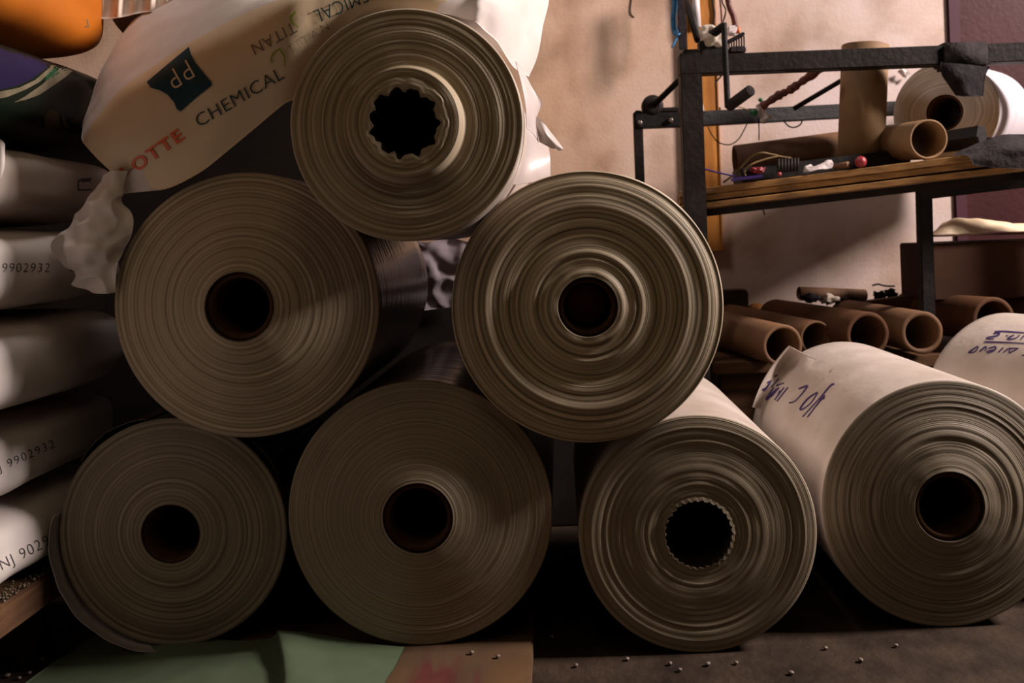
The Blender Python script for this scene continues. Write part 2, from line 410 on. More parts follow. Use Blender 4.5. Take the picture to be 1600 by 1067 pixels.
# ------------------------------------------------------------------ film rolls
LROLL = .667
def relief(r, seed, a1, f1, a2, f2):
    x = noise.noise(Vector((r * f1, seed, .3))); y = noise.noise(Vector((r * f2, seed + 3.7, .6))); z = noise.noise(Vector((r * f1 * .35, seed + 9, .1)))
    return a1 * (x + z * .8) + a2 * y
def roll_mesh(c, R, rc, L, seed, bulge, amp, lobes=None, ring=None, nr=150, na=200, axis=None):
    """c: centre of the front end.  Front face from hole to rim, side, back face, hole wall."""
    a1, f1, a2, f2 = amp
    prof = []
    for i in range(nr + 1):
        t = i / nr; r = rc + (R - rc - .003) * t
        y = -bulge * (1 - t) ** 1.4 + relief(r, seed, a1, f1, a2, f2) * min(1, (1 - t) * 18) * min(1, t * 14 + .3)
        if ring:
            rr, hh, sm = ring; q = max(0, min(1, (rr - r) / sm + .5)); q = q * q * (3 - 2 * q); y -= hh * q
        prof.append((r, y, 0))
    prof += [(R - .0006, .0012, 0), (R, .004, 1), (R, .03, 1)]
    prof += [(R, L * k, 1) for k in (.2, .4, .6, .8, .97)] + [(R, L - .004, 1), (R - .003, L, 1), (rc, L, 1)]
    prof += [(rc, L * .6, 1), (rc, L * .3, 1), (rc, .06, 1), (rc, .02, 1)]
    V, Fc, MI = [], [], []
    ax = axis or Vector((0, 1, 0)); sxv = Vector((1, 0, 0)); sxv = (sxv - ax * ax.dot(sxv)).normalized(); szv = ax.cross(sxv) * -1
    for (r, y, m) in prof:
        for k in range(na):
            w = 2 * math.pi * k / na; rr = r; yy = y
            if lobes:
                n, a, reach = lobes; q = max(0, 1 - (r - rc) / reach) ** 1.5
                ph = noise.noise(Vector((math.cos(w) * 1.2, math.sin(w) * 1.2, seed))) * 1.3
                rr += a * q * (math.cos(n * w + ph * 2) * .7 + .3 * math.cos(n * 2 * w + 1) + .55 * noise.noise(Vector((math.cos(w) * 4, math.sin(w) * 4, seed + 2))))
            if m == 0:
                yy += .0012 * noise.noise(Vector((math.cos(w) * 2, math.sin(w) * 2, r * 40 + seed)))
            else:
                rr += .0012 * noise.noise(Vector((math.cos(w) * 2, math.sin(w) * 2, seed + 5))) * (1 if r > .15 else 0)
            V.append(c + ax * yy + (sxv * math.cos(w) + szv * math.sin(w)) * rr)
    n = len(prof)
    for i in range(n):
        j = (i + 1) % n
        for k in range(na):
            k2 = (k + 1) % na
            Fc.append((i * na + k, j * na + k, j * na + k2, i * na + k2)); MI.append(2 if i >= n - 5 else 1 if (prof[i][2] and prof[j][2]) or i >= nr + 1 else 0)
    if lobes:
        i = n - 4; Fc.append(tuple(i * na + k for k in range(na))); MI.append(2)  # added cap closes the hole and hides the lit wall behind
    return V, Fc, MI
def make_roll(label, u, v, rp, d, rcp, seed, mats, bulge=.02, amp=(.0025, 60, .0012, 190), core=True, lobes=None, ring=None, L=LROLL, wall=9, na=200, nr=150, plug=False, back=None, group='large film rolls stacked on the floor'):
    c = P(u, v, d); R = rp * d / F; rc = rcp * d / F
    t = thing('film_roll', label, 'roll', (c.x, c.y, c.z - R), group)
    ax = None
    if back is not None: ax = (back - c).normalized(); L = (back - c).length
    V, Fc, MI = roll_mesh(c, R, rc, L, seed, bulge, amp, lobes, ring, nr, na, ax)
    body = add('wound_film', (V, Fc), list(mats) + [M['hole']], t, origin=c, midx=MI)
    if core:
        w = wall * d / F; axv = ax or Vector((0, 1, 0)); c0 = c - axv * (bulge * .9 - .004)
        add('cardboard_core', hollow(c0, c0 + axv * (L + bulge * .9 - .008), rc - .0006, rc - w, 64), M['card_core'], t)
        if plug:
            q = c0 + axv * .075
            add('core_plug', lathe(q, axv, [(0, 0), (0, rc * .66), (.004, rc * .69), (.02, rc * .69), (.02, rc - w - .0006), (.03, rc - w - .0006), (.03, 0)], 48), M['plug'], t)
    return t, body, c, R

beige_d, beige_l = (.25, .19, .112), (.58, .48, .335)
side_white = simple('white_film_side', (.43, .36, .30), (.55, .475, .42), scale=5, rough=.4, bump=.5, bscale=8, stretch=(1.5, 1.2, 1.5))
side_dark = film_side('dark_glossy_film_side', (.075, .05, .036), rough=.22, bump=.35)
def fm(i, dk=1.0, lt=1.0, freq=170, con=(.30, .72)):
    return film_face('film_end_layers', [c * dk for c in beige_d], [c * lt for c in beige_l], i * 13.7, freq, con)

T, Tb, Tc, TR = make_roll('topmost film roll with a wavy star-shaped hole and a raised inner ring', 635.5, 194.8, 182.3, 1.674, 52, 1.3,
    [fm(1, .95, .95, 150), side_white], bulge=.004, amp=(.0024, 45, .0010, 200), core=False, lobes=(11, .0055, .034), ring=(.0985, .026, .010), na=240)
ML, MLb, MLc, MLR = make_roll('large brown-cored film roll in the middle row at left, under the printed sack', 385.7, 476.5, 207.4, 1.785, 53, 4.1,
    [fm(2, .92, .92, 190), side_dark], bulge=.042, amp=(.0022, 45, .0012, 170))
MR, MRb, MRc, MRR = make_roll('large film roll in the middle row at right, with bright ridges and plugged core', 918.2, 479, 212.8, 1.766, 46.5, 7.7,
    [fm(3, .9, 1.25, 150, (.36, .66)), side_white], bulge=.012, amp=(.0062, 34, .0026, 120), plug=True)
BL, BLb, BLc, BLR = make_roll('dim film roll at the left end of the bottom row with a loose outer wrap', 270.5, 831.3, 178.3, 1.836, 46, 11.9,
    [fm(4, .54, .54, 170), side_dark], bulge=.012, amp=(.0026, 45, .0012, 170), wall=3)  # bottom-row ends darkened in colour to imitate the weaker light there
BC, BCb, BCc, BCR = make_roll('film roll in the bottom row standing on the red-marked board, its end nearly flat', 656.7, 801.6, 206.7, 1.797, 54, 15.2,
    [fm(5, .76, .76, 300, (.27, .75)), side_dark], bulge=.035, amp=(.0010, 60, .0008, 240))  # end colour lowered for the dimmer bottom row
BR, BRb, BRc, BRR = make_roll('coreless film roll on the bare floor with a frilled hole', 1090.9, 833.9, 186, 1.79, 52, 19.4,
    [fm(6, .72, .76, 140), side_white], bulge=.006, amp=(.0042, 40, .0018, 130), core=False, lobes=(31, .0022, .022))  # dimmer light put into the end colour here too
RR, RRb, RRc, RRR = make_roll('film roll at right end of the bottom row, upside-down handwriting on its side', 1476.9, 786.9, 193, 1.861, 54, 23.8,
    [fm(7, .62, .62, 170), side_white], bulge=.022, amp=(.0026, 42, .0013, 180))  # end painted darker in place of less light
# roll behind the right one; only its written side is in the frame
_f = Vector((1.38, 2.02, .266)); _b = Vector((1.19, 2.60, .266)); _u, _v = UV(_f)
R2, R2b, R2c, R2R = make_roll('white film roll at the right frame edge, behind, with underlined handwriting on top', _u, _v, .265 * F / 2.02, 2.02, 54, 31.1,
    [fm(8, .9, .9, 170), side_white], bulge=.02, na=160, nr=60, back=_b)

# loose film on the top roll
def g(*rows): return [[P(*p) for p in r] for r in rows]
add('loose_flap', cloth(g([(806, 96, 1.71), (816, 135, 1.70), (822, 170, 1.69), (823, 200, 1.69)],
    [(818, 112, 1.72), (826, 145, 1.71), (830, 172, 1.705), (830, 205, 1.70)],
    [(833, 138, 1.73), (838, 160, 1.73), (836, 182, 1.72), (838, 215, 1.715)],
    [(847, 160, 1.74), (845, 168, 1.74), (838, 190, 1.735), (842, 222, 1.735)]), 20, 20, .0008, 20, 3), M['filmflap'], T)
add('loose_flap', cloth(g([(838, 180, 1.735), (838, 200, 1.73), (843, 222, 1.735)], [(850, 192, 1.73), (852, 210, 1.72), (856, 229, 1.735)],
    [(864, 210, 1.74), (866, 222, 1.73), (868, 234, 1.745)], [(880, 231, 1.76), (879, 234, 1.755), (877, 236, 1.765)]), 20, 12, .0008, 20, 5), M['filmflap'], T)
add('loose_sheet', cloth(g([(800, 150, 1.86), (822, 178, 1.87), (842, 192, 1.88)], [(800, 200, 1.85), (830, 215, 1.87), (856, 228, 1.90)],
    [(790, 250, 1.84), (826, 255, 1.86), (860, 252, 1.90)], [(770, 290, 1.83), (815, 288, 1.84), (862, 280, 1.86)]), 24, 20, .002, 14, 8), M['filmflap'], T)
# loose wrap around the bottom-left roll
def wrap(c, R, a0, a1, lift, y0, y1, n=70, seed=0, flare=.012):
    rows = []
    for i in range(n + 1):
        a = math.radians(a0 + (a1 - a0) * i / n); e = math.sin(math.pi * i / n) ** .6
        l = .0025 + lift * e * (.75 + .5 * noise.noise(Vector((i * .12, seed, 0))))
        rows.append([Vector((c.x + math.cos(a) * (R + l + flare * e * q), c.y + y0 + (y1 - y0) * (1 - q), c.z + math.sin(a) * (R + l + flare * e * q))) for q in (1, .75, .4, 0)])
    return rows
add('loose_wrap', cloth(wrap(BLc, BLR, 168, 262, .0065, -.022, .45, seed=2, flare=.006), 70, 8, .0006, 14, 2), M['filmflap'], BL)
add('loose_wrap', cloth(wrap(BLc, BLR, 100, 140, .006, -.004, .4, seed=5, flare=.004), 40, 8, .0006, 14, 4), side_dark, BL)
add('loose_wrap', cloth(wrap(BLc, BLR, 22, 62, .007, .004, .4, seed=9, flare=.004), 40, 8, .0006, 14, 6), side_dark, BL)
# folded corner and handwriting on the right roll
RRt = bvh(RRb)
def SURF(u, v, tree, off, d0):
    d = (P(u, v, 1) - CAM).normalized(); h = tree.ray_cast(CAM, d)[0]
    return h - d * off if h is not None else P(u, v, d0)
fc = [[(1176, 636, .004), (1190, 640, .003), (1215, 645, .002), (1250, 640, .0015)], [(1190, 600, .006), (1212, 606, .006), (1240, 610, .003), (1275, 606, .0015)],
      [(1211, 567, .01), (1231, 572, .012), (1258, 578, .005), (1295, 585, .0015)], [(1233, 540, .0), (1248, 549, .012), (1272, 560, .006), (1303, 572, .0015)]]
add('folded_corner', cloth([[SURF(u, v, RRt, o, 2.425) for u, v, o in r] for r in fc], 26, 26, .0012, 18, 7), side_white, RR)
hz = lambda L, ox, oy, k: [[(ox + x / k, oy + y / k) for x, y in q] for q in L]
H1 = hz([[(480, 465), (520, 450)], [(395, 540), (450, 515)], [(430, 540), (350, 650)], [(330, 630), (378, 610)], [(535, 490), (440, 600)], [(500, 580), (600, 545)],
    [(470, 600), (380, 740), (410, 735), (500, 630)], [(540, 600), (440, 720)], [(520, 610), (385, 735)], [(600, 600), (480, 760)], [(650, 600), (510, 775)], [(550, 640), (520, 700)],
    [(780, 620), (840, 598), (890, 585), (840, 660), (740, 770), (660, 795)], [(1020, 660), (900, 740), (805, 860), (830, 875), (930, 800), (1020, 670)],
    [(1230, 560), (1180, 580), (1050, 730), (830, 970)], [(1110, 700), (1040, 780), (890, 975)], [(1040, 750), (1075, 745), (1110, 735)]], 1150, 530, 8)
def cloth_join(a, b):
    va = [v.co + WL[a.name] for v in a.data.vertices]; vb = [v.co + WL[b.name] for v in b.data.vertices]; n = len(va)
    return BVHTree.FromPolygons(va + vb, [tuple(p.vertices) for p in a.data.polygons] + [tuple(i + n for i in p.vertices) for p in b.data.polygons])
RRj = cloth_join(RRb, bpy.data.objects['folded_corner'])
decal('handwritten_word', ribbon(H1[:12], 3.2), M['pen'], RRj, RRb, .0016)
decal('handwritten_word', ribbon(H1[12:13], 3.2), M['pen'], RRj, RRb, .0016)
decal('handwritten_word', ribbon(H1[13:14], 3.2), M['pen'], RRj, RRb, .0016)
decal('handwritten_word', ribbon(H1[14:], 3.2), M['pen'], RRj, RRb, .0016)
H2 = hz([[(1140, 378), (1300, 376), (1596, 397), (1700, 410)], [(970, 538), (1250, 545), (1650, 564)],
    [(1120, 410), (1165, 402), (1210, 405), (1180, 440), (1030, 470), (1020, 490), (1075, 493), (1130, 488)], [(1318, 438), (1348, 446)],
    [(1440, 430), (1350, 480), (1370, 497), (1470, 480), (1530, 430)], [(1600, 438), (1540, 505)],
    [(870, 610), (760, 680), (740, 708), (830, 690), (880, 622), (860, 612)], [(900, 690), (980, 625), (1010, 622), (985, 685)],
    [(1040, 640), (1150, 615), (1130, 670), (1030, 710), (1020, 690), (1110, 662)], [(1272, 628), (1190, 706)],
    [(1360, 635), (1270, 706)], [(1400, 640), (1375, 650), (1360, 715)], [(1390, 640), (1510, 640)], [(1505, 640), (1360, 715)], [(1560, 750), (1640, 742)]], 1440, 480, 9.975)
for k0, k1, nm in ((0, 1, 'ruled_line'), (1, 2, 'ruled_line'), (2, 3, 'handwritten_numeral'), (3, 4, 'handwritten_dot'), (4, 6, 'handwritten_numeral'), (6, 14, 'handwritten_word'), (14, 15, 'handwritten_mark')):
    decal(nm, ribbon(H2[k0:k1], 2.6), M['pen'], R2b, R2b, .0016)

# ------------------------------------------------------------------ draped sack over the rolls
sk = thing('empty_sack', 'beige printed sack draped over the upper film rolls, with a white top side', 'sack', P(300, 250, 1.79))
def ZV(u, z, d): return (VPV - (u - VPU) * ST - (z - CAMZ) * F / d, d)
rows = [
 [(190, 280, 1.80), (170, 264, 1.79), (148, 243, 1.795), (133, 224, 1.82), (130, 211, 1.86), (131, 198, 1.92)],
 [(222, 287, 1.795), (200, 256, 1.78), (172, 221, 1.775), (148, 196, 1.80), (142, 180, 1.88), (139, 165, 1.97)],
 [(256, 296, 1.775), (240, 237, 1.765), (212, 188, 1.76), (184, 150, 1.785), (174, 124, 1.90), (166, 96, 2.05)],
 [(312, 270, 1.765), (300, 207, 1.755), (268, 153, 1.75), (232, 116, 1.775), (221, 77, 1.92), (208, 36, 2.10)],
 [(359, 233, 1.76), (352, 172, 1.74), (330, 113, 1.735), (302, 70, 1.765), (287, 33, 1.92), (270, 0, 2.10)],
 [(406, 194, 1.75), (402, 135, 1.73), (392, 80, 1.72), (382, 27, 1.75), (372, -10, 1.9), (360, -40, 2.1)],
 [(444, 162, 1.742), (450, 100, 1.715), (449, 45, 1.705), (447, -2, 1.73), (440, -6, 1.9), (430, -10, 2.1)],
 [(467, 148, 1.755), (482, 85, 1.725), (495, 28, 1.712), (505, -16, 1.74), (505, *ZV(505, 1.255, 1.92)), (500, *ZV(500, 1.26, 2.12))],
 [(496, 94, 1.755), (530, 45, 1.735), (550, 2, 1.72), (560, -14, 1.75), (560, *ZV(560, 1.235, 1.95)), (555, *ZV(555, 1.235, 2.15))],
 [(560, 34, 1.74), (585, 8, 1.72), (600, -6, 1.72), (610, -10, 1.76), (612, *ZV(612, 1.225, 1.97)), (610, *ZV(610, 1.225, 2.2))],
 [(640, 16, 1.725), (650, 0, 1.715), (657, -6, 1.72), (662, -6, 1.77), (664, *ZV(664, 1.22, 2.0)), (665, *ZV(665, 1.215, 2.25))],
 [(712, 26, 1.745), (722, 4, 1.74), (728, -6, 1.75), (732, -10, 1.80), (735, *ZV(735, 1.22, 2.0)), (737, *ZV(737, 1.22, 2.25))],
 [(768, 58, 1.78), (782, 30, 1.79), (790, 2, 1.81), (797, -14, 1.87), (800, *ZV(800, 1.23, 2.05)), (803, *ZV(803, 1.23, 2.25))],
 [(800, 106, 1.86), (815, 70, 1.88), (823, 30, 1.90), (832, -8, 1.94), (836, -14, 2.05), (838, -12, 2.2)],
 [(822, 124, 1.93), (838, 86, 1.95), (845, 44, 1.97), (855, 2, 2.0), (859, -10, 2.08), (860, -12, 2.2)]]
skb = add('sack_cloth', cloth([[P(*p) for p in r] for r in rows], 150, 44, .0035, 9, 4), M['sackprint'], sk)
# the far side of the sack, above its fold, is unprinted white
for v in skb.data.vertices:
    w_ = v.co + WL[skb.name]; k = min(1, max(0, (w_.x + .22) / .10))
    if k > 0:
        q = Vector((w_.x * 9, w_.y * 3, w_.z * 5)); r_ = (1 - abs(noise.noise(q)) * 2) ** 2 + .5 * noise.noise(q * 2.1)
        v.co += Vector((.25, -1, .25)) * (r_ * .022 * k)
skb.data.materials.append(M['sackw'])
nv_ = 44
for i, p in enumerate(skb.data.polygons):
    if i < 150 * nv_ * 2:
        j = (i // 2) % nv_; ii = (i // 2) // nv_
        edge = 26.5 if ii < 25 else 26.5
        if j >= edge or ii > 112 + j * .15: p.material_index = 1
add('gathered_corner', cloth(g([(166, 276, 1.785), (182, 268, 1.765), (199, 266, 1.775)], [(145, 305, 1.785), (165, 303, 1.755), (187, 307, 1.775)],
    [(121, 343, 1.785), (150, 345, 1.75), (208, 342, 1.775)], [(88, 388, 1.79), (132, 397, 1.735), (197, 384, 1.775)],
    [(122, 422, 1.775), (148, 430, 1.765), (184, 415, 1.77)], [(119, 443, 1.785), (150, 458, 1.765), (181, 456, 1.775)]), 110, 60, .016, 20, 9), M['sackw'], sk)
add('tucked_corner', cloth(g([(186, 306, 1.782), (200, 302, 1.784), (253, 297, 1.785)], [(189, 286, 1.78), (203, 285, 1.782), (235, 280, 1.782)], [(206, 266, 1.776), (215, 262, 1.776), (222, 266, 1.776)]), 20, 20, .002, 20, 4), M['sackw'], sk)
skt = bvh(skb)
logo = [(229, 128), (262, 100), (295, 73), (298, 84), (305, 98), (318, 114), (330, 128), (331, 133), (306, 153), (282, 174), (276, 170), (272, 160), (262, 148), (250, 141), (236, 137)]
lg = decal('printed_emblem', poly(logo), M['teal'], skt, sk, .0018, label='dark teal emblem with two pale upturned letters')
decal('emblem_letters', glyphs('PP', 293, 91, 31, 213, .86, .08, 1.2, bold=-.012), M['sackprint'], skt, lg, .0026)
decal('printed_lettering', glyphs('CHEMICAL', 310, 200, 20, 30, 1.06, .05, 1.08, bold=-.008), M['tealtext'], skt, sk, .0022, label='teal printed lettering')
decal('printed_lettering', glyphs('LOTTE', 196, 281, 19, 35, 1.18, 0, 1.22, bold=.03), M['redink'], skt, sk, .0022, label='red printed lettering')
decal('printed_lettering', glyphs('TITAN', 454, 86, 14, 33, .95, .05, 1.5, bold=-.026), M['greyink'], skt, sk, .0022, label='thin grey printed lettering')
decal('printed_lettering', glyphs('TITAN', 458, 33, 18, 209, .98, .05, 1.08, bold=-.008), M['greyink'], skt, sk, .0022, label='upside-down grey printed lettering')
decal('printed_lettering', glyphs('CHEMICAL', 607, -33, 21, 203, .85, .05, 1.05, bold=-.008), M['tealtext'], skt, sk, .0022, label='upside-down teal printed lettering')
decal('printed_leaf', ribbon([[(437, 76), (444, 88), (445, 103)], [(437, 77), (426, 84), (423, 95), (428, 96)]], 2.6), M['limeink'], skt, sk, .0022, label='lime green leaf mark')
decal('printed_leaf', ribbon([[(462, 18), (455, 26), (457, 34), (466, 43)]], 3.4), M['limeink'], skt, sk, .0022, label='lime green leaf mark')

# ------------------------------------------------------------------ sacks on the pallet
def sack_mesh(lo, hi, seed, nx=30, nxy=4.2, nz=4.2, amp=.012):
    bm = bmesh.new(); bmesh.ops.create_cube(bm, size=2)
    bmesh.ops.subdivide_edges(bm, edges=bm.edges[:], cuts=nx, use_grid_fill=True)
    lo, hi = Vector(lo), Vector(hi); c = (lo + hi) / 2; h = (hi - lo) / 2
    for v in bm.verts:
        p = v.co; e = (abs(p.x) ** 9 + abs(p.y) ** 9) ** (1 / 9); m = max(abs(p.x), abs(p.y), 1e-9)
        x, y = p.x * m / max(e, 1e-9), p.y * m / max(e, 1e-9)
        k = (max(abs(p.x), abs(p.y)) ** nxy + abs(p.z) ** nz) ** (1 / max(nxy, nz)); mm = max(abs(p.x), abs(p.y), abs(p.z))
        q = Vector((x, y, p.z)) * (mm / max(k, 1e-9)) * 1.0
        w = c + Vector((q.x * h.x, q.y * h.y, q.z * h.z))
        n = noise.noise(w * 4 + Vector((seed, 0, 0))) + .5 * noise.noise(w * 11 + Vector((0, seed, 0)))
        w += Vector((1, 0, 0)) * n * amp * (1 if q.x > 0 else -1) + Vector((0, 0, 1)) * noise.noise(w * 5 + Vector((seed, seed, 0))) * amp * .25
        v.co = w
    return bm_out(bm)
SY0, SY1 = 1.20, 2.19
SACKS = [
 ('white sack at the bottom of the stack, standing on the pallet', .182, .338, -.995, 'sackw'),
 ('white number-stamped sack second from the bottom of the stack', .339, .496, -.99, 'sackw'),
 ('unmarked white sack in the middle of the stack, half lit', .497, .680, -.955, 'sackw'),
 ('shaded white sack with a faint number, behind the crumpled corner of the draped sack', .681, .846, -.955, 'sackw'),
 ('flattened grey sack under the dark green sack, with a black mark', .847, .998, -.965, 'sackgrey'),
 ('dark green and navy printed sack with a pale band', .999, 1.195, -.955, 'greenblack'),
 ('bright orange sack on top of the dark green one', 1.197, 1.42, -.960, 'orange')]
SO = []
for i, (lab, z0, z1, xf, mk) in enumerate(SACKS):
    y1 = SY1 if i < 6 else 2.16
    t = thing('filled_sack', lab, 'sack', ((-1.75 + xf) / 2, (SY0 + y1) / 2, z0), 'filled sacks stacked at left')
    b = add('sack_body', sack_mesh((-1.75, SY0, z0), (xf, y1, z1), i * 5.3 + 1, amp=.010 if i != 4 else .018), M[mk], t)
    SO.append((t, b))
decal('stamped_number', glyphs('-NJ 9029', -6, 896, 17, 28, .95, .1, 1.15, bold=-.01), M['blackink'], SO[0][1], SO[0][0])
decal('stamped_number', glyphs('NJ 9902932', -16, 744, 13, 24, 1.05, .1, 1.2, bold=-.01), M['blackink'], SO[1][1], SO[1][0])
decal('stamped_number', glyphs('9902932', 2, 425, 14, 0, .95, .1, 1.15, bold=-.01), M['blackink'], SO[3][1], SO[3][0])
decal('stamped_letter', glyphs('N', 108, 424, 14, 0, .95, .1, 1.15, bold=-.01), M['blackink'], SO[3][1], SO[3][0])
decal('printed_mark', ribbon([[(144, 279), (132, 280), (124, 282), (122, 290), (123, 297)], [(122, 297), (143, 296)]], 3.2), M['darkink'], SO[4][1], SO[4][0])
decal('printed_mark', ribbon([[(127, 283), (142, 282)]], 5), M['darkink'], SO[4][1], SO[4][0])
decal('printed_circle', poly([(-20, 20), (0, 36), (30, 50), (60, 62), (80, 67), (90, 70), (92, 78), (84, 92), (70, 108), (52, 122), (30, 133), (0, 140), (-25, 142)]), M['navy'], SO[5][1], SO[5][0], label='navy printed circle')
decal('printed_band', poly([(-25, 146), (0, 143), (30, 137), (55, 125), (75, 108), (90, 88), (93, 72), (115, 76), (112, 86), (98, 98), (80, 112), (62, 128), (40, 140), (10, 152), (-25, 158)]), M['printpale'], SO[5][1], SO[5][0], label='pale printed band')
decal('printed_band', poly([(118, 78), (144, 78), (142, 88), (122, 104), (100, 122), (80, 136), (62, 148), (40, 156), (22, 160), (40, 150), (66, 132), (88, 112), (106, 94)]), M['printpale'], SO[5][1], SO[5][0], label='pale printed band')
decal('printed_leaf', poly([(116, 74), (118, 88), (100, 105), (84, 122), (70, 126), (74, 116), (92, 100), (110, 86)]), M['printgreen'], SO[5][1], SO[5][0], label='green printed leaf')
decal('printed_arch', merge(poly([(70, 198), (69, 182), (76, 172), (86, 172), (92, 180), (95, 200), (88, 199), (86, 188), (80, 190), (80, 202), (74, 203)]), poly([(94, 176), (102, 186), (108, 199), (100, 199), (97, 186)])), M['printtan'], SO[5][1], SO[5][0])
decal('printed_mark', ribbon([[(133, 42), (140, 41)], [(136, 30), (138, 40)]], 2.5), M['printpale'], SO[6][1], SO[6][0])
add('corner_ear', cloth(g([(-12, 215, 1.62), (2, 219, 1.62), (8, 226, 1.62)], [(-12, 250, 1.62), (0, 255, 1.615), (7, 258, 1.62)], [(-12, 295, 1.62), (-4, 290, 1.62), (1, 286, 1.62)]), 14, 10, .001, 10, 2), M['sackw'], SO[4][0])
# white sack with a pleated hem at the top, on the orange one
hs = thing('filled_sack', 'cream sack with a pleated hem at the top of the picture, behind the draped sack', 'sack', P(300, 70, 2.35))
add('sack_body', sack_mesh(P(150, 68, 2.20) + Vector((0, 0, 0)), P(430, -150, 2.20) + Vector((.1, .55, 0)), 77, amp=.006, nz=3.5), M['sackgrey'], hs)
pl = []
for i in range(61):
    t = i / 60; u = 141 + 300 * t; vb = 27 - 14 * t + 4 * math.sin(t * 15); w = .010 * math.sin(t * 75) + .005 * math.sin(t * 33)
    pl.append([P(u, vb - 75, 2.13 + w), P(u + 1, vb - 45, 2.115 + w), P(u, vb - 18, 2.10 + w), P(u - 2, vb, 2.09 + w * .5)])
add('pleated_hem', cloth(pl, 120, 10, .001, 20, 3), M['sackcream'], hs)

# pallet
pt = thing('wooden_pallet', 'worn wooden pallet under the sack stack', 'pallet', (-1.35, 1.6, 0))
for x0, x1 in ((-1.8, -1.555), (-1.53, -1.285), (-1.26, -.998)):
    add('deck_board', box((x0, 1.15, .12), (x1, 1.965, .177), .004), M['pallet'], pt, smooth=False)
for y in (1.17, 1.50, 1.86):
    add('bearer', box((-1.79, y, .0), (-1.06, y + .09, .1195), .003), M['pallet'], pt, smooth=False)
gr = []
for i in range(240):
    y = random.uniform(1.5, 1.92); c = Vector((-1.0 + random.uniform(-.035, -.002), y, .1782 + abs(random.gauss(0, .004))))
    gr.append(blob(c, random.uniform(.0015, .003), i, .3, 1))
add('spilled_granules', merge(*gr), M['printpale'], label='dusting of pale plastic granules along the pallet edge', cat='granules', kind='stuff')

# board, green sheet, pellets
bx = thing('wooden_board', 'yellowish board with red paint lying under the bottom roll', 'board', (-.5, 1.75, 0))
add('plank', box((-.66, 1.25, 0), (-.075, 2.45, .0305), .003), M['board'], bx, smooth=False)
add('plank', box((-.86, 1.84, 0), (-.662, 2.45, .0305), .003), M['board'], bx, smooth=False)
def gz(*rows): return [[FL(*p) for p in r] for r in rows]
Gs = [[(30, 1075, .004), (105, 1022, .010), (165, 985, .024), (235, 974, .033)],
      [(110, 1100, .006), (200, 1038, .018), (270, 1010, .034), (340, 1000, .035)],
      [(240, 1110, .03), (330, 1050, .036), (375, 1020, .038), (415, 1000, .040)],
      [(400, 1110, .042), (428, 1060, .046), (430, 1020, .050), (434, 990, .056)],
      [(452, 1110, .050), (452, 1060, .062), (447, 1020, .070), (438, 986, .074)],
      [(520, 1110, .042), (520, 1065, .048), (515, 1025, .052), (505, 994, .054)],
      [(572, 1110, .036), (575, 1070, .038), (576, 1040, .040), (570, 1006, .040)],
      [(592, 1110, .034), (600, 1072, .034), (622, 1035, .034), (634, 1011, .034)]]
add('plastic_sheet', cloth(gz(*Gs), 90, 40, .0028, 10, 6, .0006), M['green'], label='crumpled pale green plastic sheet on the floor', cat='sheet')
pel = [(863, 996), (1047, 1037), (1062, 1047), (1106, 1038), (1150, 1036), (1290, 1013), (1345, 1032), (1400, 1009), (900, 1040), (1236, 1052), (980, 1030),
       (20, 1040), (32, 1035), (46, 1052), (66, 1030), (12, 1056), (30, 1060)]
p0 = None
for i, (u, v) in enumerate(pel):
    q = FL(u, v, .002)
    if p0 is None:
        p0 = add('plastic_pellet', blob(q + Vector((0, 0, .0012)), (.0042, .0038, .003), 3, .3, 2), M['pellet'], label='tiny pale plastic pellet dropped on the dark floor', cat='pellet', group='pellets scattered on the floor')
        base = p0.location - q
    else:
        o = p0.copy(); COL.objects.link(o); o.location = q + base; o.rotation_euler = (0, 0, i * 1.3); o.scale = (1, 1, 1) if i % 3 else (1.3, 1.2, 1.1)
for (u, v) in [(737, 1020), (778, 1026)]:
    o = p0.copy(); COL.objects.link(o); o.location = FL(u, v, .0335) + base
    o['label'] = 'tiny pale plastic pellet lying on the red-marked board'; o['group'] = 'pellets on the board'

# ------------------------------------------------------------------ steel rack
DR = 2.78
rk = thing('steel_rack', 'dark painted steel rack with a thick post and a long top beam', 'rack', (P(1085, 370, DR).x, DR, 0))
pb = P(1086, 380, DR); pb2 = Vector((pb.x + .0, DR, 0.0))
ptop = P(1076, 92, DR)
add('post', beam((pb.x, DR, 0), (ptop.x + .002, DR, ptop.z + .012), .061, .06), M['steel'], rk, smooth=False)
add('top_beam', beam(P(1060, 104, DR - .001), P(1720, 78.7, DR - .001), .054, .06), M['steel'], rk, smooth=False)
add('post', beam((P(1700, 80, DR).x, DR, 0), P(1700, 95, DR), .06, .058), M['steel'], rk, smooth=False)
sf = thing('support_frame', 'thin dark frame with a shaft bearing, left of the thick rack post', 'frame', (P(999, 300, 3.06).x, 3.06, 0))
add('steel_bar', beam(P(1092, 186, 3.062), P(1560, 161, 3.40), .046, .04), M['black'], label='long dark bar running from the rack post to the wall', cat='bar', smooth=False)
DF = 3.06
bp_ = beam(P(992, 190, DF), P(1092, 186, DF), .046, .05)
add('cross_bar', bp_, M['black'], sf, smooth=False)
add('short_post', beam((P(999, 300, DF).x, DF, 0), P(996, 176, DF), .028, .04), M['steel'], sf, smooth=False)
for (u, v) in ((1000, 192), (1048, 188)):
    add('bolt', cyl(P(u, v, DF - .036), P(u, v, DF - .02), .0085, seg=6, bev=.0015), M['chrome'], sf)
for (u, v) in ((997, 178), (1046, 178)):
    add('bolt', cyl(P(u, v + 3, DF - .01), P(u, v - 5, DF - .01), .011, seg=6, bev=.0015), M['steel'], sf)
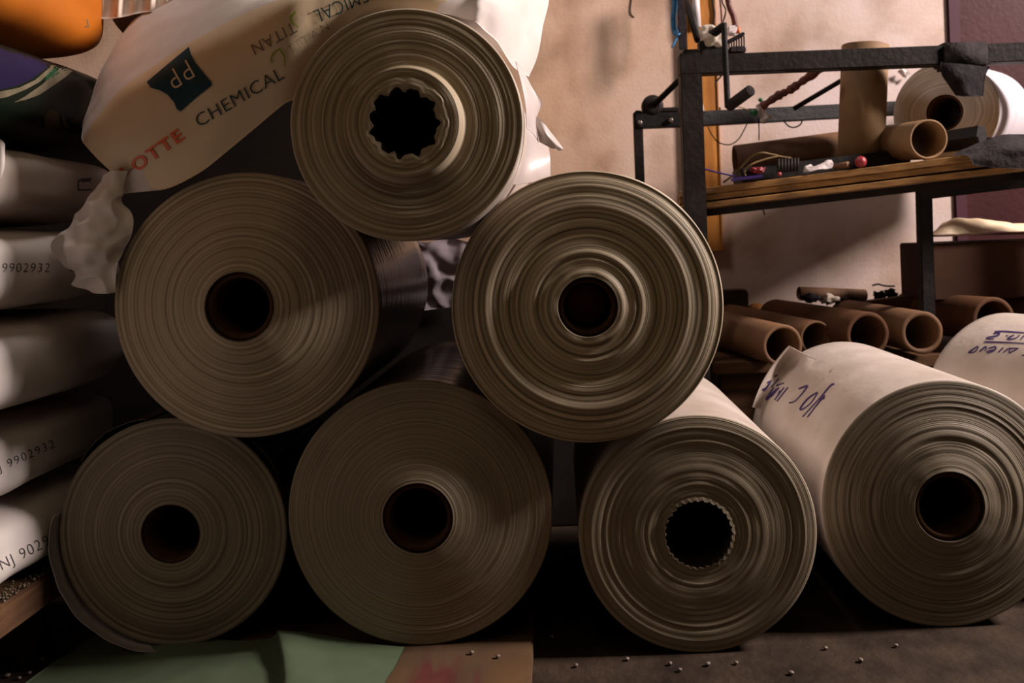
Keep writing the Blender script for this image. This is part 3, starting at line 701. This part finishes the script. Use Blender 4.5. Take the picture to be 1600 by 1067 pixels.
# shaft bearing and its shaft
pc = P(1019, 166, DF)
br = add('bearing', lathe(Vector((pc.x, DF - .028, pc.z)), Vector((0, 1, 0)), [(0, 0), (0, .008), (-.004, .016), (0, .024), (.002, .031), (.01, .034), (.045, .034), (.05, .030), (.05, .008)], 40), M['steel'], sf)
add('bearing_foot', box((P(1003, 178, DF).x, DF - .025, P(1019, 177, DF).z), (P(1060, 178, DF).x, DF + .025, P(1019, 172, DF).z + .004), .003), M['steel'], sf, smooth=False)
add('shaft', cyl(P(1022, 164, DF - .03), P(1085, 102, 2.92), .0095, seg=20), M['steel'], sf)
# crank
ck = thing('crank_handle', 'bent black crank handle hanging from the rack beam', 'handle', P(1137, 165, 2.70))
add('hub', merge(cyl(P(1108, 58, 2.76), P(1131, 40, 2.69), .014, .011, 24, .002)), M['black'], ck)
add('arm', wire([P(1131, 36, 2.69), P(1133, 80, 2.69), P(1135, 125, 2.69), P(1137, 168, 2.69)], .0085, 30, 14), M['black'], ck)
add('grip', cyl(P(1139, 166, 2.70), P(1173, 141, 2.60), .0155, .0155, 28, .003), M['cloth_grey'], ck)
add('rag', blob(P(1112, 57, 2.76), (.034, .03, .030), 4, .45, 4, 1.9), M['rag'], label='pale rag wrapped round the crank shaft', cat='rag')
# things standing on the beam
gh = thing('gear_housing', 'black bracket block on the rack beam beneath the rag', 'bracket', P(1110, 92, DR))
add('block', box(P(1092, 92, DR) + Vector((0, -.028, -.004)), P(1126, 62, DR) + Vector((0, .03, 0)), .006), M['black'], gh, smooth=False)
add('plate', box(P(1066, 93, DR) + Vector((0, -.028, -.001)), P(1090, 79, DR) + Vector((0, .03, 0)), .004), M['black'], gh, smooth=False)
cm = thing('bristle_brush', 'small dark brush with upright bristles on the rack beam', 'brush', P(1152, 84, DR))
add('brush_back', beam(P(1137, 66, DR - .01), P(1162, 53, DR - .01), .010, .03), M['black'], cm, smooth=False)
for k in range(7):
    u = 1139 + k * 3.9
    add('bristle', wire([P(u + .8, 88, DR - .01), P(u, 66 - k * 1.6, DR - .01)], .0024, 4, 6, False), M['wire_b'], cm)
add('brush_cap', box(P(1138, 85.5, DR) + Vector((0, -.026, 0)), P(1163, 74, DR) + Vector((0, .01, 0)), .004), M['cloth_grey'], cm, smooth=False)
add('electrical_connector', box(P(1138, 54, DR) + Vector((0, .0, 0)), P(1152, 39, DR) + Vector((0, .03, 0)), .004), M['whiteplas'], label='white plastic connector behind the crank at the wires', cat='connector', smooth=False)
add('orange_tie', cone_ := cyl(P(1153, 52, DR - .01), P(1155, 42, DR - .01), .006, .003, 12), M['orangetip'], label='small orange cable tie above the brush', cat='cable tie')
# cables
def cable(name, label, pts, r, mat, cat='cable', n=40): return add(name, wire(pts, r, n, 8), mat, label=label, cat=cat)
cable('hanging_cable', 'reddish dark strap hanging to the white connector', [P(1133, -30, 2.80), P(1139, 8, 2.80), P(1146, 26, 2.80), P(1149, 42, 2.80)], .0085, M['redwrap'])
cable('hanging_cable', 'thin brown wire hanging left of the reddish strap', [P(1122, -30, 2.80), P(1126, 8, 2.80), P(1127, 20, 2.80), P(1128, 36, 2.80)], .0028, M['redwrap'])
cable('hanging_cable', 'thin brown looped wire just above the crank hub', [P(1132, -30, 2.82), P(1128, 0, 2.82), P(1134, 16, 2.82), P(1130, 34, 2.80)], .0022, M['wire_b'])
cable('beaded_chain', 'thin dark beaded cord hanging beside the timber plank', [P(1112, -30, 3.39), P(1114, 5, 3.39), P(1116, 20, 3.39), P(1115, 40, 3.39)], .004, M['wire_b'], 'cord')
cable('nylon_rope', 'bright blue nylon rope hanging at the top of the wall', [P(1051, -30, 3.30), P(1054, 5, 3.30), P(1052, 28, 3.30), P(1054, 50, 3.30), P(1062, 56, 3.28)], .0095, M['blue'], 'rope')
cable('nylon_rope', 'frayed grey-blue rope end below the bright blue rope', [P(1060, -30, 3.32), P(1063, 20, 3.32), P(1058, 55, 3.32), P(1050, 74, 3.32)], .004, M['blue'], 'rope')
add('steel_rod', cyl(P(1060, -40, 3.20), P(1091, 62, 2.86), .012, seg=20), M['steel'], label='slanting black steel rod above the rack corner', cat='rod')
add('hanging_strap', beam(P(1063, -30, 3.28), P(1068, 78, 3.28), .028, .006), M['cloth_black'], label='dark strap hanging between blue rope and slanting rod', cat='strap', smooth=False)
add('plastic_pipe', cyl(P(1085, -30, 3.383), P(1090, 43, 3.383), .013, seg=20), M['whiteplas'], label='white pipe running down the timber plank', cat='pipe')
tw = thing('timber_plank', 'varnished yellow timber plank fixed upright to the wall', 'plank', P(1100, 392, WALLD))
add('plank_face', beam(P(1092, -60, WALLD - .013), P(1106, 392, WALLD - .013), .104, .024, .004), M['timber'], tw, smooth=False)
# red wrapped rod, thin rod, clip, loops
add('wrapped_rod', wire([P(1190, 167, 2.98), P(1215, 150, 2.96), P(1235, 140, 2.95), P(1258, 124, 2.93), P(1292, 101, 2.86)], .0125, 50, 12, True, lambda t: 1 + .25 * math.sin(t * 40) * math.sin(t * 17)), M['redwrap'], label='rod wrapped in dark red tape, slanting up to the beam', cat='rod')
add('steel_rod', cyl(P(1240, 170, 3.03), P(1345, 108, 2.95), .0078, seg=16), M['steel'], label='thin grey rod slanting up behind the standing tube', cat='rod')
cl = thing('wire_clip', 'clear and green clip tangled on the rack bar', 'clip', P(1193, 190, 3.02))
add('knob', blob(P(1188, 156, 3.0), .0065, 2, .3, 3), M['emerald'], cl)
add('knob', blob(P(1178, 176, 3.0), (.013, .01, .009), 5, .6, 3), M['emerald'], cl)
add('clip_body', cloth(g([(1180, 165, 3.0), (1186, 178, 2.99), (1192, 190, 3.0)], [(1188, 162, 2.99), (1194, 175, 3.0), (1198, 185, 2.99)], [(1196, 166, 3.0), (1199, 178, 2.99), (1210, 184, 3.0)]), 16, 16, .006, 60, 3), M['filmflap'], cl)
add('clip_tag', blob(P(1193, 188, 3.0), (.011, .006, .010), 8, .4, 3), M['rag'], cl)
cable('loose_wire', 'thin wire loop hanging below the bar from post to clip', [P(1106, 198, 3.05), P(1112, 210, 3.05), P(1122, 222, 3.05), P(1140, 226, 3.05), P(1155, 216, 3.05), P(1167, 194, 3.05)], .0018, M['wire_b'])
cable('loose_wire', 'short dark wire loop below the bar near the standing tube', [P(1224, 188, 3.02), P(1232, 197, 3.02), P(1241, 199, 3.02), P(1250, 195, 3.02), P(1254, 187, 3.02)], .0022, M['wire_b'])
cable('loose_wire', 'straight thin wire hanging below the clip', [P(1185, 184, 3.0), P(1186, 200, 3.0), P(1186, 219, 3.0)], .0018, M['wire_b'])
cable('loose_wire', 'dark wire bent beside the crank arm', [P(1130, 115, 3.0), P(1124, 122, 3.0), P(1119, 128, 3.0), P(1118, 134, 3.0)], .0028, M['wire_b'])
cable('loose_wire', 'fine white wire hanging in front of the timber plank', [P(1093, 115, 3.2), P(1096, 150, 3.2), P(1100, 178, 3.2)], .0018, M['whiteplas'])
cable('loose_wire', 'fine pale wire between crank grip and clip', [P(1148, 166, 2.9), P(1158, 168, 2.95), P(1170, 172, 3.0)], .0018, M['wire_y'])
cable('loose_wire', 'thin brown wire curling down the wall at the top', [P(988, -10, 3.418), P(985, 12, 3.418), P(986, 22, 3.418), P(991, 27, 3.418)], .0018, M['wire_b'])
cable('loose_wire', 'small wire hook on the wall right of the timber plank', [P(1119, 172, 3.418), P(1125, 168, 3.418), P(1125, 173, 3.418), P(1120, 174, 3.418)], .0016, M['wire_b'])
add('tape_scrap', cloth(g([(1402, 112, 3.40), (1408, 118, 3.40), (1414, 124, 3.40)], [(1408, 108, 3.39), (1414, 114, 3.39), (1418, 122, 3.40)], [(1414, 108, 3.40), (1420, 112, 3.39), (1424, 116, 3.40)]), 12, 12, .004, 60, 1), M['filmflap'], label='scrap of clear tape stuck to the wall', cat='tape')
# black cloth wrapped on the beam
bw = thing('black_cloth', 'black cloth wrapped over the rack beam in front of the white roll', 'cloth', P(1512, 150, 2.7))
add('wrap', box(P(1473, 107, DR - .04) + Vector((0, 0, 0)), P(1548, 63, DR - .04) + Vector((0, .075, 0)), .009), M['cloth_grey'], bw)
add('hanging_end', cloth(g([(1470, 96, 2.735), (1500, 100, 2.725), (1546, 104, 2.735)], [(1471, 115, 2.735), (1500, 116, 2.715), (1540, 116, 2.735)], [(1480, 130, 2.735), (1505, 133, 2.72), (1537, 132, 2.735)], [(1493, 149, 2.735), (1515, 151, 2.725), (1536, 150, 2.735)]), 24, 24, .003, 18, 4), M['cloth_black'], bw)

# ------------------------------------------------------------------ wooden shelf and what lies on it
sh0, sh1 = P(1097, 0, 2.82), P(1640, 0, 2.56)
def SH(u, v0, v1, off=0): # front line of the shelf, at depth varying along it
    d = 2.82 + (2.56 - 2.82) * (u - 1097) / 543
    return P(u, v0 + (v1 - v0) * (u - 1097) / 543, d + off)
def shelf_board(dz, th, label, mat, dep=.33, off=0.0):
    a, b = SH(1062, 294, 226, off), SH(1640, 294, 226, off)
    bm = bmesh.new(); bmesh.ops.create_cube(bm, size=1); ax = b - a
    for v in bm.verts:
        c = v.co.copy(); v.co = a + ax * (c.x + .5) + Vector((.1 * dep * (c.y + .5), dep * (c.y + .5), 0)) + Vector((0, 0, -dz - th * (.5 - c.z)))
    bmesh.ops.bevel(bm, geom=bm.edges[:], offset=.0015, segments=1, affect='EDGES')
    return add('shelf_board', bm_out(bm), mat, label=label, cat='board', group='boards of the wooden shelf', smooth=False)
shelf_board(0, .0195, 'top wooden board of the shelf stack', M['ply'])
shelf_board(.0205, .0175, 'middle wooden board of the shelf stack', M['ply'], off=.004)
shelf_board(.0435, .0165, 'lower wooden board of the shelf stack', M['ply'], off=-.002)
add('shelf_rail', beam(SH(1062, 294, 226, .03) - Vector((0, 0, .0745)), SH(1640, 294, 226, .03) - Vector((0, 0, .0745)), .021, .03), M['steel'], label='dark steel rail carrying the shelf boards', cat='rail', smooth=False)
SD = lambda u: 2.82 + (2.56 - 2.82) * (u - 1097) / 543
add('steel_channel', beam(P(1152, 276.5, 2.885), P(1408, 246.5, 2.885), .044, .15, .003), M['black'], label='black steel channel lying on the shelf under the tubes', cat='channel', smooth=False)
def tube(label, p0, p1, ro, wall, mat, group, seed=0, wob=.0012):
    t = thing('cardboard_tube', label, 'tube', (Vector(p0) + Vector(p1)) / 2 - Vector((0, 0, ro)), group)
    add('tube_shell', hollow(p0, p1, ro, ro - wall, 48, wob, seed), mat, t)
    return t
tube('pale cardboard tube standing upright on the shelf', P(1345, 249, 2.90), P(1352, 71, 2.90), .0685, .009, M['card_pale'], 'cardboard tubes on the shelf', 3)
tube('brown cardboard tube lying lengthwise along the shelf', P(1149, 255, 3.06), P(1420, 220, 3.05), .0575, .006, M['card'], 'cardboard tubes on the shelf', 7)
tube('short cardboard tube lying on the shelf with its open end facing the viewer', P(1451, 217.5, 2.66), P(1392, 224, 2.90), .055, .006, M['card_pale'], 'cardboard tubes on the shelf', 11)
hx = thing('hexagonal_bar', 'black six-sided bar beside the open tube on the shelf', 'bar', P(1505, 240, 2.72))
add('bar', cyl(P(1536, 214, 2.70), P(1462, 224, 2.80), .037, .034, 6, .003), M['black'], hx, smooth=False)
wr_t, wr_b, wr_c, wr_R = make_roll('small white film roll on the shelf, next to the maroon door', 1476.5, 176, 80.5, 2.93, 28, 41.7,
    [film_face('white_film_end_layers', (.44, .39, .34), (.70, .64, .58), 77, 150), film_side('bright_film_side', (.54, .50, .53))], bulge=.004, amp=(.0012, 60, .0008, 200), L=.3, wall=4, na=120, nr=60, back=P(1533, 183, 3.26))
wr_t['group'] = 'small rolls on the shelf'
# odds and ends
cable('bent_wire', 'long yellowish wire arching over the shelf clutter', [P(1130, 285, 2.84), P(1150, 270, 2.84), P(1170, 248, 2.82), P(1188, 239, 2.80), P(1205, 241, 2.80), P(1222, 245, 2.80), P(1236, 247, 2.80)], .0028, M['wire_y'], 'wire')
cable('bent_wire', 'shorter yellowish wire curling below the long one', [P(1165, 275, 2.80), P(1164, 266, 2.80), P(1174, 257, 2.79), P(1192, 250, 2.79), P(1207, 246, 2.79), P(1220, 244, 2.79)], .003, M['wire_y'], 'wire')
cable('loose_wire', 'dark wire stretching from the post to the purple clip', [P(1096, 263, 2.84), P(1115, 268, 2.83), P(1132, 272, 2.82), P(1152, 276, 2.81)], .0026, M['purple'])
add('plastic_strip', beam(P(1142, 281, 2.79), P(1192, 275, 2.77), .009, .012), M['purple'], label='purple plastic strip on the left end of the shelf', cat='strip', smooth=False)
add('crumpled_wrapper', blob(P(1184, 266, 2.80), (.020, .012, .008), 4, .8, 4, 2.5), M['redball'], label='red and dark wrapper behind the purple strip', cat='wrapper')
add('red_bead', blob(P(1218, 272, 2.765), .006, 6, .4, 3), M['redball'], label='tiny red bead on the shelf edge', cat='bead')
add('bundle_of_pins', merge(*[cyl(P(1216 + k * 5, 271 - k * .6, 2.78), P(1217 + k * 5, 248 - k * .3, 2.78), .0045, .003, 8) for k in range(7)]), M['wire_b'], label='dark bundle of upright pins under the lying tube', cat='pins', kind='stuff')
add('crumpled_paper', cloth(g([(1256, 270, 2.75), (1258, 262, 2.75), (1266, 258, 2.76)], [(1268, 268, 2.73), (1272, 260, 2.74), (1276, 264, 2.75)], [(1284, 265, 2.73), (1290, 258, 2.74), (1294, 252, 2.75)], [(1300, 264, 2.73), (1302, 258, 2.74), (1299, 252, 2.75)]), 24, 20, .006, 40, 3), M['paper'], label='crumpled white paper on the shelf edge', cat='paper')
add('wood_offcut', cyl(P(1304, 261, 2.74), P(1326, 257, 2.71), .0085, .0095, 18, .001), M['card'], label='short brown wooden stub beside the red ball', cat='offcut')
add('red_ball', blob(P(1345, 253, 2.705), .0165, 2, .06, 4), M['redball'], label='small red ball on the shelf below the standing tube', cat='ball')
add('wood_chip', box(P(1141, 293.5, 2.795), P(1147, 290.5, 2.80) + Vector((0, .01, 0)), .001), M['rag'], label='tiny pale chip on the front edge of the shelf', cat='chip', smooth=False)
dc = add('dark_cloth', cloth(g([(1490, 243, 2.62), (1530, 224, 2.63), (1570, 212, 2.62), (1640, 214, 2.60)], [(1505, 244, 2.58), (1540, 236, 2.57), (1575, 230, 2.555), (1640, 232, 2.54)],
    [(1515, 247, 2.565), (1550, 248, 2.55), (1585, 246, 2.545), (1640, 248, 2.53)], [(1520, 258, 2.56), (1555, 262, 2.55), (1592, 264, 2.54), (1640, 268, 2.53)]), 30, 30, .004, 14, 6), M['cloth_grey'], label='dark cloth draped over the right end of the shelf', cat='cloth')
cable('black_cable', 'black cable leading right from the dark cloth', [P(1542, 217, 2.68), P(1560, 216, 2.66), P(1585, 215, 2.62), P(1640, 222, 2.6)], .004, M['black'])
cable('loose_wire', 'short wire hanging under the shelf', [P(1187, 318, 2.84), P(1191, 325, 2.84), P(1195, 336, 2.84)], .002, M['wire_b'])

# ------------------------------------------------------------------ lower stand, carton, tubes on the bench
DL = 2.80
ls = thing('steel_stand', 'black steel stand under the right end of the shelf', 'stand', (P(1445, 460, DL).x, DL, 0))
add('leg', beam((P(1447, 470, DL).x, DL, .45), P(1443, 292, DL), .036, .04), M['black'], ls, smooth=False)
add('top_bar', beam(P(1436, 301, DL - .002), P(1640, 276, DL - .12), .044, .05), M['black'], ls, smooth=False)
ct = thing('carton', 'dark brown carton below the shelf with beige plastic on top', 'box', (P(1540, 460, 2.9).x, 2.95, .5))
add('carton_body', box(P(1460, 470, 2.9), P(1680, 366, 2.9) + Vector((0, .28, -.012)), .004), M['box'], ct, smooth=False)
add('carton_flap', beam(P(1447, 369, 2.89), P(1680, 362, 2.89), .006, .02, .001), M['card_dark'], ct, smooth=False)
add('plastic_bag', cloth(g([(1450, 367, 2.93), (1470, 366, 2.92), (1530, 363, 2.92), (1600, 360, 2.92), (1680, 360, 2.92)], [(1462, 358, 2.97), (1485, 350, 2.95), (1530, 350, 2.95), (1590, 356, 2.94), (1680, 356, 2.94)],
    [(1474, 346, 3.03), (1498, 340, 3.02), (1540, 341, 3.02), (1590, 348, 3.01), (1680, 352, 3.0)], [(1470, 360, 3.15), (1500, 352, 3.15), (1540, 352, 3.15), (1590, 356, 3.12), (1680, 358, 3.1)]), 30, 40, .006, 14, 5), M['sackprint'], label='crumpled beige plastic bag in the dark carton', cat='bag')
zb = P(1223, 574, 2.57).z
bn = thing('wooden_bench', 'low dark wooden bench under the cardboard tubes', 'bench', (1.0, 2.9, 0))
xb0 = P(1112, 580, 2.70).x + .01
add('bench_top', box((xb0, 2.70, zb - .035), (1.49, 3.39, zb - .002), .004), M['bench'], bn, smooth=False)
add('front_panel', box((xb0 + .02, 2.73, .06), (1.47, 2.76, zb - .0355), .004), M['bench'], bn, smooth=False)
for x in (xb0 + .02, 1.41):
    for y in (2.765, 3.3):
        add('leg', box((x, y, 0), (x + .06, y + .06, zb - .0355), .004), M['bench'], bn, smooth=False)
GT = 'cardboard tubes on the bench'
def btube(label, u, v, d, rp, bu, bv, bd, mat, wl, seed):
    r = rp * d / F; return tube(label, P(u, v, d), P(bu, bv, bd), r, wl * d / F, mat, GT, seed, .0015)
btube('cardboard tube lying on the bench, nearest to the large middle roll', 1223, 540, 2.57, 33, 1112, 510, 3.12, M['card'], 6, 1)
btube('narrow cardboard tube second from left on the bench', 1275, 528, 2.72, 27, 1140, 498, 3.24, M['card'], 4, 5)
btube('cardboard tube in the middle of the bench row', 1356, 523, 2.64, 36, 1212, 497, 3.24, M['card_dark'], 7, 9)
btube('cardboard tube with a thick pale rim, right of the bench middle', 1441, 520, 2.65, 33.5, 1322, 495, 3.24, M['card'], 7, 13)
btube('dark cardboard tube lying at the right of the bench, its rim torn', 1553, 500, 2.72, 35.5, 1420, 486, 3.2, M['card_dark'], 7, 17)
btube('dark cardboard tube at the right frame edge behind the torn one', 1660, 493, 2.80, 36, 1545, 482, 3.25, M['card_dark'], 6, 21)
tube('broken tube half lying at the back of the bench by the wall', P(1248, 458, 3.27), P(1352, 462, 3.30), .022, .004, M['card'], GT, 25)
add('wood_batten', beam(P(1352, 482, 3.12), P(1448, 470, 3.10), .05, .05, .003), M['bench'], label='dark wooden batten behind the tubes', cat='batten', smooth=False)
add('orange_tube_end', lathe(P(1182, 486, 3.30), Vector((0, 0, 1)), [(0, 0), (0, .030), (.012, .030), (.022, .022), (.026, .010), (.027, 0)], 30), M['timber'], label='small tube end among the tubes, the light on it painted orange', cat='lid')  # lit top of the tube end is painted orange
add('grey_block', box(P(1128, 512, 3.28), P(1169, 453, 3.28) + Vector((0, .1, 0)), .005), M['block'], label='grey-brown block against the wall by the tubes', cat='block', smooth=False)
for i, (u, v, su) in enumerate([(1268, 466, .03), (1296, 468, .028), (1325, 470, .035), (1375, 462, .02), (1392, 458, .018)]):
    add('debris_scrap', blob(P(u, v, 3.22), (su, .02, .014), i * 3.1, .9, 3, 2.4), M['cloth_black'] if i != 1 else M['rag'],
        label=['black scrap at the left end of the broken tube', 'pale scrap among the black ones by the broken tube', 'largest black scrap by the broken tube', 'small black scrap near the curly wire', 'rightmost small scrap under the curly wire'][i], cat='scrap')
cable('curly_wire', 'short black curly wire lying against the wall', [P(1363, 446, 3.3), P(1372, 444, 3.3), P(1380, 446, 3.3), P(1388, 447, 3.3), P(1398, 447, 3.3)], .0032, M['black'], 'wire')

add('shade_backing', box((-1.62, 2.60, 0), (.40, 2.625, P(690, 437, 2.6).z), .003), M['backing_dark'], label='low dark backing added behind the rolls to shade the gap under the top roll', cat='board', smooth=False)  # added sheet, stands in for the darkness seen between the rolls
add('shade_backing', box((-1.64, 2.63, 0), (-.47, 2.655, 1.215), .003), M['backing_dark'], label='tall dark backing added for shade behind the left side of the roll stack', cat='board', smooth=False)  # added to cover the lit wall left of the top roll
# film hanging in the gap behind the upper rolls
add('crumpled_film', cloth(g([(640, 372, 2.583), (668, 378, 2.578), (700, 372, 2.585), (740, 380, 2.578)], [(645, 392, 2.578), (670, 396, 2.585), (700, 402, 2.578), (740, 400, 2.583)],
    [(640, 425, 2.587), (672, 420, 2.578), (690, 424, 2.587), (740, 430, 2.578)], [(645, 455, 2.583), (672, 450, 2.590), (700, 458, 2.580), (740, 455, 2.578)], [(640, 486, 2.583), (672, 484, 2.585), (700, 480, 2.583), (740, 482, 2.583)]), 50, 40, .011, 16, 9), M['filmclear'], label='crumpled clear film hanging in the gap behind the stacked rolls', cat='film')

# ------------------------------------------------------------------ camera
cam = bpy.data.cameras.new('camera'); co = bpy.data.objects.new('camera', cam); COL.objects.link(co)
cam.sensor_width = 36; cam.lens = F / 1600 * 36
cam.shift_x = -(VPU - 800) / 1600; cam.shift_y = -(533.5 - VPV) / 1600
cam.clip_start = .05; cam.clip_end = 50
R3 = Matrix(((CT, ST, 0), (0, 0, -1), (-ST, CT, 0)))
co.matrix_world = Matrix.Translation(CAM) @ R3.to_4x4()
cam.dof.use_dof = True; cam.dof.focus_distance = 1.80; cam.dof.aperture_fstop = 5.6
scn.camera = co

# ------------------------------------------------------------------ light
def area(name, loc, tgt, size, e, col, sy=None):
    l = bpy.data.lights.new(name, 'AREA'); l.energy = e; l.color = col; l.size = size
    if sy: l.shape = 'RECTANGLE'; l.size_y = sy
    o = bpy.data.objects.new(name, l); COL.objects.link(o); o.location = loc
    o.rotation_euler = (Vector(tgt) - Vector(loc)).to_track_quat('-Z', 'Y').to_euler(); return o
area('window_light', (3.5, 1.73, 2.8), (-.2, 2.3, .7), .46, 330, (1.0, .86, .82), .75)
area('overhead_fill', (-.75, 2.35, 3.3), (-.7, 2.05, 1.0), .5, 21, (1.0, .88, .84))  # added unseen fill that brightens the top of the draped sack
area('room_bounce', (.1, .85, 2.3), (0, 1.8, .9), 1.0, 2.5, (1.0, .76, .47))
w = bpy.data.worlds.new('room'); scn.world = w; w.use_nodes = True
w.node_tree.nodes['Background'].inputs[0].default_value = (1.0, .72, .48, 1)
w.node_tree.nodes['Background'].inputs[1].default_value = .012
scn.view_settings.view_transform = 'Standard'
scn.view_settings.look = 'None'
scn.view_settings.exposure = 0; scn.view_settings.gamma = 1
